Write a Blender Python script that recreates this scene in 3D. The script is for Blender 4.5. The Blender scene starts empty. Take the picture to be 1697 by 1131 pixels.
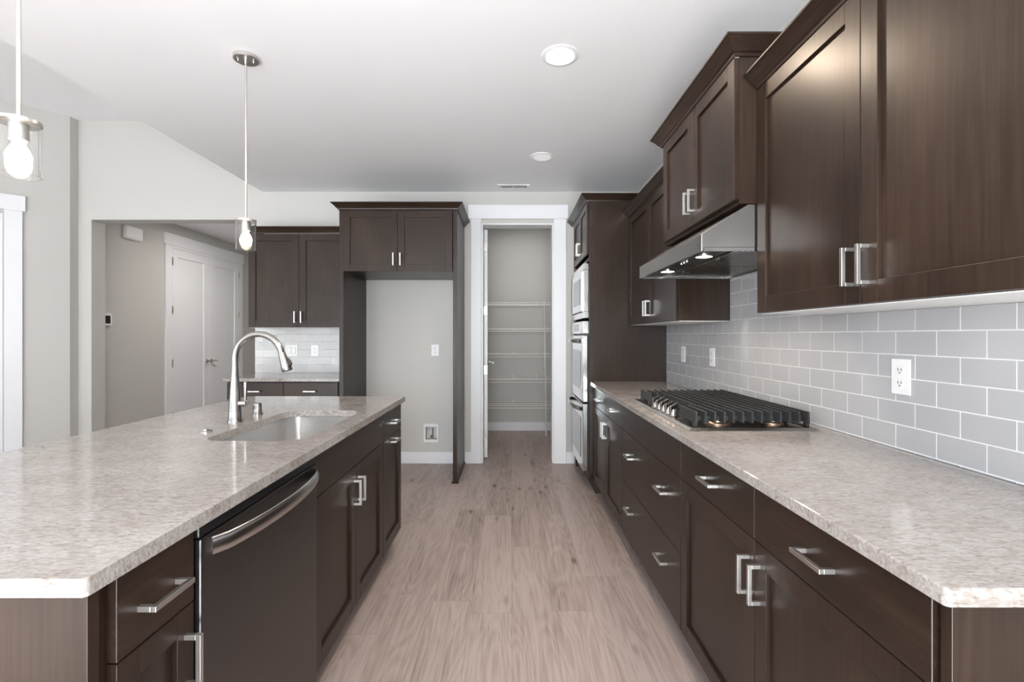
import bpy, bmesh, math, random
from mathutils import Vector, Matrix
random.seed(7)
PI = math.pi
C = bpy.context.scene.collection
S = bpy.context.scene

# ------------------------------------------------------------------ camera
cam_d = bpy.data.cameras.new('camera')
cam_d.sensor_width = 36.0
cam_d.lens = 17.0
cam_d.shift_x = 0.0009
cam_d.shift_y = -0.005
cam_d.clip_start = 0.02
cam = bpy.data.objects.new('camera', cam_d)
C.objects.link(cam)
cam.location = (0, 0, 1.286)
cam.rotation_euler = (PI/2, 0, 0)
S.camera = cam

# ------------------------------------------------------------------ view, world, daylight
S.view_settings.view_transform = 'Standard'
S.view_settings.look = 'None'
S.view_settings.gamma = 1.0
S.view_settings.use_curve_mapping = False
S.view_settings.exposure = 0.23
w = bpy.data.worlds.new('sky'); S.world = w; w.use_nodes = True
bg = w.node_tree.nodes['Background']
bg.inputs[0].default_value = (0.86, 0.93, 1.0, 1); bg.inputs[1].default_value = 1.0

def area(name, loc, rot, sx, sy, power, col):
    l = bpy.data.lights.new(name, 'AREA'); l.shape = 'RECTANGLE'; l.size = sx; l.size_y = sy
    l.energy = power; l.color = col
    o = bpy.data.objects.new(name, l); C.objects.link(o); o.location = loc; o.rotation_euler = rot
    return o
WINP = 1.6
# daylight coming in through the windows behind the camera (facing +Y) and on the left (facing +X)
for (x, sx, p) in ((-5.0, 1.7, 110), (-2.6, 1.7, 165), (-0.2, 1.7, 115)):
    area('window_daylight', (x, -4.42, 1.25), (-PI/2, PI, 0), sx, 2.35, p*WINP, (0.88, 0.955, 1.0))
for y in (-2.9, -0.6):
    area('window_daylight', (-6.62, y, 1.45), (PI/2, 0, -PI/2), 1.7, 2.0, 22*WINP, (0.90, 0.965, 1.0))

# added fill light behind the camera, tilted up to brighten the ceiling
area('bounce_fill', (-0.2, -0.7, 1.5), (PI-0.95, 0, 0), 1.2, 1.2, 66, (0.90, 0.96, 1.0))
# low sun through the windows behind the camera; it falls on the floor there and lights the ceiling
sl = bpy.data.lights.new('sun', 'SUN'); sl.energy = 92; sl.angle = math.radians(1.5); sl.color = (0.84, 0.945, 1.0)
so = bpy.data.objects.new('sun', sl); C.objects.link(so); so.rotation_euler = Vector((-0.06, -0.90, 0.47)).to_track_quat('Z', 'Y').to_euler()

# ------------------------------------------------------------------ materials
def mat(name, base=(0.8, 0.8, 0.8), rough=0.5, metal=0.0, spec=0.5, **kw):
    m = bpy.data.materials.new(name); m.use_nodes = True
    b = m.node_tree.nodes['Principled BSDF']
    b.inputs['Base Color'].default_value = (*base, 1)
    b.inputs['Roughness'].default_value = rough
    b.inputs['Metallic'].default_value = metal
    b.inputs['Specular IOR Level'].default_value = spec
    for k, v in kw.items():
        b.inputs[k.replace('_', ' ')].default_value = v
    return m
def N(m, t, **kw):
    n = m.node_tree.nodes.new(t)
    for k, v in kw.items():
        if k.startswith('i_'):
            key = k[2:]
            key = int(key) if key.isdigit() else key.replace('_', ' ')
            n.inputs[key].default_value = v
        else: setattr(n, k, v)
    return n
def L(m, a, b): m.node_tree.links.new(a, b)
def M_(m, op, a, b=None, c=None):
    n = m.node_tree.nodes.new('ShaderNodeMath'); n.operation = op
    for i, v in enumerate((a, b, c)):
        if v is None: continue
        if isinstance(v, (int, float)): n.inputs[i].default_value = v
        else: L(m, v, n.inputs[i])
    return n.outputs[0]
def ramp(m, fac, stops):
    r = m.node_tree.nodes.new('ShaderNodeValToRGB')
    e = r.color_ramp.elements
    while len(e) < len(stops): e.new(0.5)
    for k, (p, c) in enumerate(stops):
        e[k].position = p; e[k].color = (*c, 1)
    L(m, fac, r.inputs[0]); return r.outputs[0]
def bsdf(m): return m.node_tree.nodes['Principled BSDF']
def bump(m, h, strength, dist=0.01):
    b = N(m, 'ShaderNodeBump'); b.inputs['Strength'].default_value = strength; b.inputs['Distance'].default_value = dist
    L(m, h, b.inputs['Height']); L(m, b.outputs[0], bsdf(m).inputs['Normal'])

def paint(name, col, rough=0.6, sc=140, st=0.04):
    m = mat(name, col, rough, spec=0.3)
    g = N(m, 'ShaderNodeNewGeometry'); n = N(m, 'ShaderNodeTexNoise'); n.inputs['Scale'].default_value = sc
    L(m, g.outputs['Position'], n.inputs['Vector']); bump(m, n.outputs[0], st, 0.002)
    return m
m_wall = paint('wall paint', (0.575, 0.565, 0.54))
m_ceil = paint('ceiling paint', (0.89, 0.895, 0.915))
m_trim = mat('white trim paint', (0.84, 0.85, 0.875), 0.35)
m_white = mat('white plastic', (0.85, 0.85, 0.85), 0.3)
m_mel = mat('white melamine', (0.78, 0.78, 0.78), 0.4)

def wood(name, axis):
    """dark stained maple, axis = grain direction (0 x, 1 y, 2 z)"""
    m = mat(name, rough=0.36, spec=0.29)
    g = N(m, 'ShaderNodeNewGeometry'); oi = N(m, 'ShaderNodeObjectInfo')
    rn = M_(m, 'MULTIPLY', oi.outputs['Random'], 37.0)
    add = N(m, 'ShaderNodeVectorMath', operation='ADD'); L(m, g.outputs['Position'], add.inputs[0])
    cb = N(m, 'ShaderNodeCombineXYZ'); L(m, rn, cb.inputs[0]); L(m, rn, cb.inputs[1]); L(m, rn, cb.inputs[2])
    L(m, cb.outputs[0], add.inputs[1])
    mp = N(m, 'ShaderNodeMapping'); sc = [110.0, 110.0, 110.0]; sc[axis] = 4.0
    mp.inputs['Scale'].default_value = sc; L(m, add.outputs[0], mp.inputs[0])
    n1 = N(m, 'ShaderNodeTexNoise'); n1.inputs['Scale'].default_value = 1.0; n1.inputs['Detail'].default_value = 5
    L(m, mp.outputs[0], n1.inputs['Vector'])
    mp2 = N(m, 'ShaderNodeMapping'); sc = [4.0, 4.0, 4.0]; sc[axis] = 2.0
    mp2.inputs['Scale'].default_value = sc; L(m, add.outputs[0], mp2.inputs[0])
    n2 = N(m, 'ShaderNodeTexNoise'); n2.inputs['Scale'].default_value = 1.0; n2.inputs['Detail'].default_value = 3
    L(m, mp2.outputs[0], n2.inputs['Vector'])
    f = M_(m, 'ADD', M_(m, 'MULTIPLY', n1.outputs[0], 0.45), M_(m, 'MULTIPLY', n2.outputs[0], 0.55))
    c = ramp(m, f, [(0.34, (0.0160, 0.0092, 0.0062)), (0.5, (0.026, 0.0152, 0.0102)), (0.68, (0.042, 0.0250, 0.0165))])
    L(m, c, bsdf(m).inputs['Base Color'])
    r = M_(m, 'ADD', M_(m, 'MULTIPLY', n2.outputs[0], 0.10), 0.27); L(m, r, bsdf(m).inputs['Roughness'])
    return m
wood_v = wood('dark stained maple vertical grain', 2)
wood_y = wood('dark stained maple lengthwise grain', 1)
wood_x = wood('dark stained maple cross grain', 0)
m_toe = mat('dark toe kick', (0.03, 0.024, 0.02), 0.5)

def brushed(name, col, rough, aniso_axis=None, sc=1):
    m = mat(name, col, rough, 1.0)
    g = N(m, 'ShaderNodeNewGeometry'); mp = N(m, 'ShaderNodeMapping')
    s = [160*sc]*3
    if aniso_axis is not None: s[aniso_axis] = 6
    mp.inputs['Scale'].default_value = s; L(m, g.outputs['Position'], mp.inputs[0])
    n = N(m, 'ShaderNodeTexNoise'); n.inputs['Scale'].default_value = 1; n.inputs['Detail'].default_value = 2
    L(m, mp.outputs[0], n.inputs['Vector'])
    L(m, M_(m, 'ADD', M_(m, 'MULTIPLY', n.outputs[0], 0.06), rough-0.03), bsdf(m).inputs['Roughness'])
    return m
m_nickel = brushed('satin nickel', (0.62, 0.605, 0.585), 0.36)
m_faucet = mat('faucet nickel', (0.34, 0.33, 0.32), 0.27, 1.0)
m_tray = mat('cooktop steel', (0.30, 0.285, 0.275), 0.24, 1.0)
m_steel = brushed('brushed stainless steel', (0.50, 0.49, 0.48), 0.24, 1)
m_steelv = brushed('polished stainless front', (0.64, 0.64, 0.64), 0.16, 1)
m_sink = mat('brushed sink steel', (0.74, 0.725, 0.71), 0.24, 1.0)
m_dsteel = brushed('dark stainless steel', (0.115, 0.112, 0.110), 0.36, 2)
m_chrome = mat('chrome', (0.55, 0.55, 0.55), 0.12, 1.0)
m_black = mat('black plastic', (0.012, 0.012, 0.013), 0.3)
m_glassblk = mat('black oven glass', (0.02, 0.02, 0.022), 0.04)
m_iron = mat('cast iron', (0.028, 0.029, 0.031), 0.52)
m_brass = mat('burner brass', (0.42, 0.31, 0.22), 0.38, 1.0)
m_dark = mat('dark slot', (0.04, 0.04, 0.04), 0.6)
m_shelf = mat('white coated wire', (0.88, 0.87, 0.85), 0.4)

def emis(name, col, s):
    m = mat(name, (0.9, 0.9, 0.9), 0.4)
    bsdf(m).inputs['Emission Color'].default_value = (*col, 1)
    bsdf(m).inputs['Emission Strength'].default_value = s
    return m
m_can = emis('lit ceiling lens', (1.0, 0.97, 0.93), 9)
m_can2 = emis('dim ceiling lens', (1.0, 0.98, 0.96), 0.25)
m_bulb = emis('lit bulb', (1.0, 0.86, 0.66), 16)
m_hoodl = emis('lit hood lamp', (1.0, 0.80, 0.56), 10)

m_glass = mat('clear glass', (1, 1, 1), 0.0)
bsdf(m_glass).inputs['Transmission Weight'].default_value = 1.0
bsdf(m_glass).inputs['IOR'].default_value = 1.45

m_pane = bpy.data.materials.new('window pane glass'); m_pane.use_nodes = True
_nt = m_pane.node_tree; _nt.nodes.clear()
_o = _nt.nodes.new('ShaderNodeOutputMaterial'); _mx = _nt.nodes.new('ShaderNodeMixShader'); _t = _nt.nodes.new('ShaderNodeBsdfTransparent'); _g = _nt.nodes.new('ShaderNodeBsdfGlossy')
_g.inputs['Roughness'].default_value = 0.02; _mx.inputs[0].default_value = 0.06
_nt.links.new(_t.outputs[0], _mx.inputs[1]); _nt.links.new(_g.outputs[0], _mx.inputs[2]); _nt.links.new(_mx.outputs[0], _o.inputs[0])

# quartz
def quartz():
    m = mat('flecked quartz', rough=0.09, spec=0.5)
    g = N(m, 'ShaderNodeNewGeometry')
    def nz(scale, det, dist=0.0, sv=(1, 1, 1)):
        mp = N(m, 'ShaderNodeMapping'); mp.inputs['Scale'].default_value = sv; mp.inputs['Rotation'].default_value = (0, 0, 0.25)
        L(m, g.outputs['Position'], mp.inputs[0])
        n = N(m, 'ShaderNodeTexNoise'); n.inputs['Scale'].default_value = scale; n.inputs['Detail'].default_value = det
        n.inputs['Distortion'].default_value = dist; L(m, mp.outputs[0], n.inputs['Vector']); return n.outputs[0]
    a = nz(75, 6, 1.0, (0.7, 1.9, 1.2)); b = nz(110, 4, 1.0, (0.5, 2.0, 1.2)); c = nz(9, 3); d = nz(22, 5, 1.5, (0.8, 1.3, 1))
    base = ramp(m, a, [(0.30, (0.255, 0.225, 0.205)), (0.47, (0.325, 0.302, 0.286)), (0.64, (0.400, 0.386, 0.374))])
    fl = M_(m, 'ADD', M_(m, 'MULTIPLY', b, 0.7), M_(m, 'MULTIPLY', d, 0.3))
    veinf = ramp(m, fl, [(0.36, (1, 1, 1)), (0.455, (0, 0, 0))])
    mx = N(m, 'ShaderNodeMix', data_type='RGBA'); L(m, M_(m, 'MULTIPLY', veinf, 0.62), mx.inputs[0])
    L(m, base, mx.inputs[6]); mx.inputs[7].default_value = (0.135, 0.096, 0.076, 1)
    cl = ramp(m, c, [(0.35, (0.92, 0.89, 0.87)), (0.65, (1.03, 1.03, 1.03))])
    mu = N(m, 'ShaderNodeMix', data_type='RGBA', blend_type='MULTIPLY'); mu.inputs[0].default_value = 1
    L(m, mx.outputs[2], mu.inputs[6]); L(m, cl, mu.inputs[7])
    L(m, mu.outputs[2], bsdf(m).inputs['Base Color'])
    return m
m_quartz = quartz()

# subway tile: axis gives the horizontal world axis
def tile(name, axis, u0, v0, wav, col1, col2, rough, tilt):
    m = mat(name, rough=rough, spec=0.5)
    g = N(m, 'ShaderNodeNewGeometry'); sp = N(m, 'ShaderNodeSeparateXYZ'); L(m, g.outputs['Position'], sp.inputs[0])
    cb = N(m, 'ShaderNodeCombineXYZ')
    L(m, M_(m, 'SUBTRACT', sp.outputs[axis], u0), cb.inputs[0]); L(m, M_(m, 'SUBTRACT', sp.outputs[2], v0), cb.inputs[1])
    br = N(m, 'ShaderNodeTexBrick'); br.offset = 0.5; br.offset_frequency = 2
    for k, v in (('Scale', 1), ('Mortar Size', 0.0019), ('Mortar Smooth', 0.15), ('Bias', 0), ('Brick Width', 0.1524), ('Row Height', 0.0762)):
        br.inputs[k].default_value = v
    br.inputs['Color1'].default_value = (*col1, 1); br.inputs['Color2'].default_value = (*col2, 1)
    br.inputs['Mortar'].default_value = (0.80, 0.80, 0.81, 1)
    L(m, cb.outputs[0], br.inputs['Vector'])
    L(m, br.outputs['Color'], bsdf(m).inputs['Base Color'])
    L(m, M_(m, 'ADD', M_(m, 'MULTIPLY', br.outputs['Fac'], 0.5), rough), bsdf(m).inputs['Roughness'])
    n = N(m, 'ShaderNodeTexNoise'); n.inputs['Scale'].default_value = 14; n.inputs['Detail'].default_value = 1
    L(m, g.outputs['Position'], n.inputs['Vector'])
    # each tile sits at its own slight tilt
    wn = N(m, 'ShaderNodeTexWhiteNoise', noise_dimensions='3D'); L(m, br.outputs['Color'], wn.inputs['Vector'])
    h = M_(m, 'ADD', M_(m, 'MULTIPLY', br.outputs['Fac'], -0.12), M_(m, 'MULTIPLY', n.outputs[0], wav))
    b2 = N(m, 'ShaderNodeTexBrick'); b2.offset = 0.5; b2.offset_frequency = 2
    for k, v in (('Scale', 1), ('Mortar Size', 0.0), ('Bias', 0), ('Brick Width', 0.1524), ('Row Height', 0.0762)): b2.inputs[k].default_value = v
    b2.inputs['Color1'].default_value = (0, 0, 0, 1); b2.inputs['Color2'].default_value = (1, 1, 1, 1)
    L(m, cb.outputs[0], b2.inputs['Vector'])
    t = b2.outputs['Color']; sc_ = N(m, 'ShaderNodeSeparateXYZ'); L(m, cb.outputs[0], sc_.inputs[0])
    h = M_(m, 'ADD', h, M_(m, 'MULTIPLY', M_(m, 'MULTIPLY', M_(m, 'SUBTRACT', t, 0.5), sc_.outputs[0]), tilt*100))
    h = M_(m, 'ADD', h, M_(m, 'MULTIPLY', M_(m, 'MULTIPLY', M_(m, 'SUBTRACT', M_(m, 'FRACT', M_(m, 'MULTIPLY', t, 7.0)), 0.5), sc_.outputs[1]), tilt*100))
    bump(m, h, 1.0, 0.010)
    return m
m_tile_r = tile('grey subway tile side', 1, 1.3625, 0.9203, 0.05, (0.43, 0.432, 0.448), (0.455, 0.455, 0.468), 0.10, 0.006)
m_tile_b = tile('grey subway tile rear with painted sheen', 0, -2.582, 0.9203, 0.25, (0.56, 0.565, 0.57), (0.64, 0.635, 0.62), 0.07, 0.04)  # same tile as the side wall, reflected brightness painted into paler colours

def floor_mat():
    m = mat('grey brown oak planks', rough=0.42, spec=0.4)
    g = N(m, 'ShaderNodeNewGeometry'); sp = N(m, 'ShaderNodeSeparateXYZ'); L(m, g.outputs['Position'], sp.inputs[0])
    W, LEN = 0.19, 1.22
    u = M_(m, 'DIVIDE', M_(m, 'SUBTRACT', sp.outputs[0], 0.003), W)
    col = M_(m, 'FLOOR', u); fu = M_(m, 'FRACT', u)
    w1 = N(m, 'ShaderNodeTexWhiteNoise', noise_dimensions='1D'); L(m, col, w1.inputs['W'])
    v = M_(m, 'ADD', M_(m, 'DIVIDE', sp.outputs[1], LEN), w1.outputs[0])
    row = M_(m, 'FLOOR', v); fv = M_(m, 'FRACT', v)
    cid = N(m, 'ShaderNodeCombineXYZ'); L(m, col, cid.inputs[0]); L(m, row, cid.inputs[1])
    w2 = N(m, 'ShaderNodeTexWhiteNoise', noise_dimensions='3D'); L(m, cid.outputs[0], w2.inputs['Vector'])
    pid = w2.outputs[0]
    off = M_(m, 'MULTIPLY', pid, 53.0)
    def coord(sx, sy):
        cb = N(m, 'ShaderNodeCombineXYZ')
        L(m, M_(m, 'MULTIPLY', sp.outputs[0], sx), cb.inputs[0]); L(m, M_(m, 'MULTIPLY', sp.outputs[1], sy), cb.inputs[1]); L(m, off, cb.inputs[2])
        return cb.outputs[0]
    n1 = N(m, 'ShaderNodeTexNoise', i_Scale=1.0, i_Detail=6.0, i_Roughness=0.6); L(m, coord(110, 3.4), n1.inputs['Vector'])
    n2 = N(m, 'ShaderNodeTexNoise', i_Scale=1.0, i_Detail=2.0); L(m, coord(9, 1.3), n2.inputs['Vector'])
    # cathedral grain: contour lines of a stretched noise
    n3 = N(m, 'ShaderNodeTexNoise', i_Scale=1.0, i_Detail=1.0); L(m, coord(7, 1.1), n3.inputs['Vector'])
    ring = M_(m, 'PINGPONG', M_(m, 'MULTIPLY', n3.outputs[0], 26.0), 1.0)
    vo = N(m, 'ShaderNodeTexVoronoi', i_Scale=1.0); L(m, coord(7.5, 2.6), vo.inputs['Vector'])
    knot = ramp(m, vo.outputs['Distance'], [(0.02, (1, 1, 1)), (0.16, (0, 0, 0))])
    f = M_(m, 'ADD', M_(m, 'MULTIPLY', n1.outputs[0], 0.58), M_(m, 'MULTIPLY', n2.outputs[0], 0.30))
    f = M_(m, 'ADD', f, M_(m, 'MULTIPLY', ring, 0.09))
    f = M_(m, 'ADD', f, M_(m, 'MULTIPLY', M_(m, 'SUBTRACT', pid, 0.5), 0.11))
    f = M_(m, 'SUBTRACT', f, M_(m, 'MULTIPLY', knot, 0.26))
    c = ramp(m, f, [(0.22, (0.125, 0.092, 0.079)), (0.38, (0.300, 0.235, 0.209)), (0.56, (0.420, 0.344, 0.313))])
    eu = M_(m, 'MINIMUM', fu, M_(m, 'SUBTRACT', 1.0, fu)); ev = M_(m, 'MINIMUM', fv, M_(m, 'SUBTRACT', 1.0, fv))
    e = M_(m, 'MAXIMUM', M_(m, 'LESS_THAN', eu, 0.0045), M_(m, 'LESS_THAN', ev, 0.0008))
    mx = N(m, 'ShaderNodeMix', data_type='RGBA'); L(m, M_(m, 'MULTIPLY', e, 0.45), mx.inputs[0]); L(m, c, mx.inputs[6]); mx.inputs[7].default_value = (0.15, 0.115, 0.10, 1)
    L(m, mx.outputs[2], bsdf(m).inputs['Base Color'])
    L(m, M_(m, 'ADD', M_(m, 'MULTIPLY', n1.outputs[0], 0.15), 0.34), bsdf(m).inputs['Roughness'])
    bump(m, f, 0.12, 0.003)
    return m
m_floor = floor_mat()

# ------------------------------------------------------------------ mesh helpers
WLOC = {}
def box(bm, x0, x1, y0, y1, z0, z1):
    if x0 > x1: x0, x1 = x1, x0
    if y0 > y1: y0, y1 = y1, y0
    if z0 > z1: z0, z1 = z1, z0
    v = [bm.verts.new(p) for p in ((x0,y0,z0),(x1,y0,z0),(x1,y1,z0),(x0,y1,z0),(x0,y0,z1),(x1,y0,z1),(x1,y1,z1),(x0,y1,z1))]
    for f in ((0,3,2,1),(4,5,6,7),(0,1,5,4),(1,2,6,5),(2,3,7,6),(3,0,4,7)):
        bm.faces.new([v[i] for i in f])
    return v
def obj(name, bm, m, parent=None, bev=0.0, smooth=False, label=None, cat=None, group=None, kind=None, subs=0):
    bmesh.ops.recalc_face_normals(bm, faces=bm.faces)
    xs = [v.co for v in bm.verts]
    lo = Vector((min(p.x for p in xs), min(p.y for p in xs), min(p.z for p in xs)))
    hi = Vector((max(p.x for p in xs), max(p.y for p in xs), max(p.z for p in xs)))
    c = (lo+hi)/2; c.z = lo.z
    for v in bm.verts: v.co -= c
    me = bpy.data.meshes.new(name)
    if smooth:
        for f in bm.faces: f.smooth = True
    bm.to_mesh(me); bm.free()
    o = bpy.data.objects.new(name, me); C.objects.link(o)
    me.materials.append(m)
    if parent is not None:
        o.parent = parent; o.location = c - WLOC[parent.name]
    else: o.location = c
    WLOC[o.name] = c.copy()
    if bev:
        b = o.modifiers.new('bevel', 'BEVEL'); b.width = bev; b.segments = 2; b.limit_method = 'ANGLE'; b.angle_limit = math.radians(40)
        b.harden_normals = False
    if smooth:
        es = o.modifiers.new('edges', 'EDGE_SPLIT'); es.split_angle = math.radians(38)
    if label: o['label'] = label
    if cat: o['category'] = cat
    if group: o['group'] = group
    if kind: o['kind'] = kind
    return o
def boxes(name, m, bl, parent=None, **kw):
    bm = bmesh.new()
    for b in bl: box(bm, *b)
    return obj(name, bm, m, parent, **kw)
def thing(name, label, cat, loc, group=None):
    o = bpy.data.objects.new(name, None); C.objects.link(o); o.location = loc
    o.empty_display_size = 0.1
    o['label'] = label; o['category'] = cat
    if group: o['group'] = group
    WLOC[o.name] = Vector(loc)
    return o
def lathe(bm, prof, cx, cy, segs=32, axis='z', cz=0.0):
    """prof list of (r, h); axis z upwards from (cx,cy,cz)"""
    rings = []
    for r, h in prof:
        if r < 1e-6:
            rings.append([(0, 0, h)])
        else:
            rings.append([(r*math.cos(2*PI*k/segs), r*math.sin(2*PI*k/segs), h) for k in range(segs)])
    def tr(p):
        x, y, z = p
        if axis == 'z': return (cx+x, cy+y, cz+z)
        if axis == 'x': return (cx+z, cy+x, cz+y)
        return (cx+x, cy+z, cz+y)
    R = [[bm.verts.new(tr(p)) for p in ring] for ring in rings]
    for a, b in zip(R, R[1:]):
        if len(a) == 1 and len(b) == 1: continue
        for k in range(segs):
            j = (k+1) % segs
            if len(a) == 1: bm.faces.new([a[0], b[k], b[j]])
            elif len(b) == 1: bm.faces.new([a[k], a[j], b[0]])
            else: bm.faces.new([a[k], a[j], b[j], b[k]])
def sweep(bm, pts, rad, segs=14, sq=None, up=Vector((0, 0, 1)), cap=True):
    """tube along pts; rad number or list; sq=(a,b) elliptical half sizes instead"""
    pts = [Vector(p) for p in pts]; n = len(pts); prev = None; R = []
    for i in range(n):
        t = (pts[min(i+1, n-1)] - pts[max(i-1, 0)]).normalized()
        if prev is None:
            u = up - t*up.dot(t)
            if u.length < 1e-4: u = Vector((1, 0, 0)) - t*t.x
            u.normalize()
        else:
            u = (prev - t*prev.dot(t)).normalized()
        prev = u; v = t.cross(u)
        if sq: a, b = sq[i] if isinstance(sq, list) else sq
        else:
            a = b = rad[i] if isinstance(rad, (list, tuple)) else rad
        R.append([bm.verts.new(pts[i] + u*(a*math.cos(2*PI*k/segs)) + v*(b*math.sin(2*PI*k/segs))) for k in range(segs)])
    for a, b in zip(R, R[1:]):
        for k in range(segs):
            j = (k+1) % segs
            bm.faces.new([a[k], a[j], b[j], b[k]])
    if cap:
        bm.faces.new(R[0][::-1]); bm.faces.new(R[-1])
def prism(bm, poly, fn):
    """poly: list of 2D points; fn(p,0)/(p,1) give both ends"""
    a = [bm.verts.new(fn(p, 0)) for p in poly]; b = [bm.verts.new(fn(p, 1)) for p in poly]
    n = len(poly)
    bm.faces.new(a[::-1]); bm.faces.new(b)
    for k in range(n):
        j = (k+1) % n
        bm.faces.new([a[k], a[j], b[j], b[k]])

# facing frames: (u along width, z, w outward) -> world box
def fbox(bm, face, P, u0, u1, z0, z1, w0, w1):
    if face == 'L': box(bm, P-w1, P-w0, u0, u1, z0, z1)      # faces -X
    elif face == 'R': box(bm, P+w0, P+w1, u0, u1, z0, z1)    # faces +X
    else: box(bm, u0, u1, P-w1, P-w0, z0, z1)                # faces -Y
TH = 0.020
def pull(parent, face, P, u, z, vertical, ln=0.108):
    """square bar pull in front of plane P; (u,z) centre"""
    bm = bmesh.new(); h = ln/2; t = 0.0052; pr = 0.034
    if vertical:
        fbox(bm, face, P, u-t, u+t, z-h, z+h, pr-2*t, pr)
        for s in (-1, 1): fbox(bm, face, P, u-t, u+t, z+s*h-(0 if s < 0 else 2*t), z+s*h+(2*t if s < 0 else 0), -0.0003, pr-2*t)
    else:
        fbox(bm, face, P, u-h, u+h, z-t, z+t, pr-2*t, pr)
        for s in (-1, 1): fbox(bm, face, P, u+s*h-(0 if s < 0 else 2*t), u+s*h+(2*t if s < 0 else 0), z-t, z+t, -0.0003, pr-2*t)
    return obj('handle', bm, m_nickel, parent, bev=0.0008)
def shaker(parent, face, P, u0, u1, z0, z1, hu=None, hz=None, hvert=True, rail=0.06, name='door', m=None):
    """P: back plane of the door (cabinet front). frame + recessed panel"""
    bm = bmesh.new(); r = rail
    fbox(bm, face, P, u0, u0+r, z0, z1, 0, TH); fbox(bm, face, P, u1-r, u1, z0, z1, 0, TH)
    fbox(bm, face, P, u0+r, u1-r, z0, z0+r, 0, TH); fbox(bm, face, P, u0+r, u1-r, z1-r, z1, 0, TH)
    fbox(bm, face, P, u0+r, u1-r, z0+r, z1-r, 0.002, TH-0.0105)
    d = obj(name, bm, m or wood_v, parent, bev=0.0012)
    fr = P-TH if face in 'LF' else P+TH
    if hu is not None: pull(d, face, fr, hu, hz, hvert)
    return d
def slab(parent, face, P, u0, u1, z0, z1, handles=(), name='drawer'):
    bm = bmesh.new(); fbox(bm, face, P, u0, u1, z0, z1, 0, TH)
    d = obj(name, bm, wood_x if face == 'F' else wood_y, parent, bev=0.0016)
    fr = P-TH if face in 'LF' else P+TH
    for (u, z) in handles: pull(d, face, fr, u, z, False)
    return d
def carcass(parent, face, P, u0, u1, z0, z1, depth, toe=None, rails=(), stile=0.038, top=True, back=True, m=None, name='body', bottom=True):
    """hollow box behind plane P with a face frame flush to P"""
    bm = bmesh.new(); t = 0.018
    fb = lambda a, b, c, d, e, f: fbox(bm, face, P, a, b, c, d, e, f)
    fb(u0, u0+t, z0, z1, -depth, 0); fb(u1-t, u1, z0, z1, -depth, 0)
    if bottom: fb(u0+t, u1-t, z0, z0+t, -depth, -0.001)
    if top: fb(u0+t, u1-t, z1-t, z1, -depth, -0.001)
    if back: fb(u0+t, u1-t, z0+t, z1-t, -depth, -depth+0.008)
    fb(u0+t, u0+stile, z0+t, z1-t, -0.019, -0.0005); fb(u1-stile, u1-t, z0+t, z1-t, -0.019, -0.0005)
    fb(u0+stile, u1-stile, z1-stile, z1-t, -0.019, -0.0005)
    for z in rails: fb(u0+stile, u1-stile, z-0.019, z+0.019, -0.019, -0.0005)
    fb((u0+u1)/2-0.019, (u0+u1)/2+0.019, z0+t, z1-stile, -0.0185, -0.001)
    if m is None: m = wood_v
    o = obj(name, bm, m, parent, bev=0.0008)
    if toe:
        bm = bmesh.new(); fbox(bm, face, P, u0+0.001, u1-0.001, 0.0, toe, -depth, -0.07)
        obj('toe_kick', bm, m_toe, parent)
    return o
def crown(parent, pts, z0, z1, proj, m=None, closed=False, name='crown_molding'):
    """crown profile swept along an XY polyline at the cabinet face; outward on the right side of travel"""
    pts = [Vector(p) for p in pts]
    h = z1 - z0
    prof = [(0.0, 0.0), (0.006, 0.0), (0.009, 0.16*h), (0.016, 0.22*h), (proj*0.55, 0.52*h), (proj-0.008, 0.80*h), (proj-0.004, 0.86*h), (proj, 0.88*h), (proj, h), (0.0, h)]
    n = len(pts); dirs = [(pts[i+1]-pts[i]).normalized() for i in range(n-1)]
    nr = [Vector((d.y, -d.x)) for d in dirs]
    bm = bmesh.new(); R = []
    for i in range(n):
        if i == 0: mi = nr[0]
        elif i == n-1: mi = nr[-1]
        else:
            s = nr[i-1]+nr[i]; mi = s/ s.dot(nr[i])
        R.append([bm.verts.new((pts[i].x+mi.x*a, pts[i].y+mi.y*a, z0+b)) for a, b in prof])
    k = len(prof)
    for a, b in zip(R, R[1:]):
        for i in range(k):
            j = (i+1) % k; bm.faces.new([a[i], a[j], b[j], b[i]])
    bm.faces.new(R[0]); bm.faces.new(R[-1][::-1])
    return obj(name, bm, m or wood_y, parent)
def cells(bm, u0, u1, z0, z1, holes, mk):
    """rectangle minus holes, as boxes through mk(u0,u1,z0,z1)"""
    us = sorted({u0, u1} | {h[0] for h in holes} | {h[1] for h in holes}); us = [u for u in us if u0 <= u <= u1]
    zs = sorted({z0, z1} | {h[2] for h in holes} | {h[3] for h in holes}); zs = [z for z in zs if z0 <= z <= z1]
    for a, b in zip(us, us[1:]):
        for c, d in zip(zs, zs[1:]):
            cu, cz = (a+b)/2, (c+d)/2
            if any(h[0] < cu < h[1] and h[2] < cz < h[3] for h in holes): continue
            mk(a, b, c, d)
def rrect(x0, x1, y0, y1, r, seg=8):
    out = []
    for cx, cy, a0 in ((x1-r, y1-r, 0), (x0+r, y1-r, PI/2), (x0+r, y0+r, PI), (x1-r, y0+r, 1.5*PI)):
        for k in range(seg+1):
            a = a0 + k*PI/2/seg
            out.append((cx+r*math.cos(a), cy+r*math.sin(a)))
    return out

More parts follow.
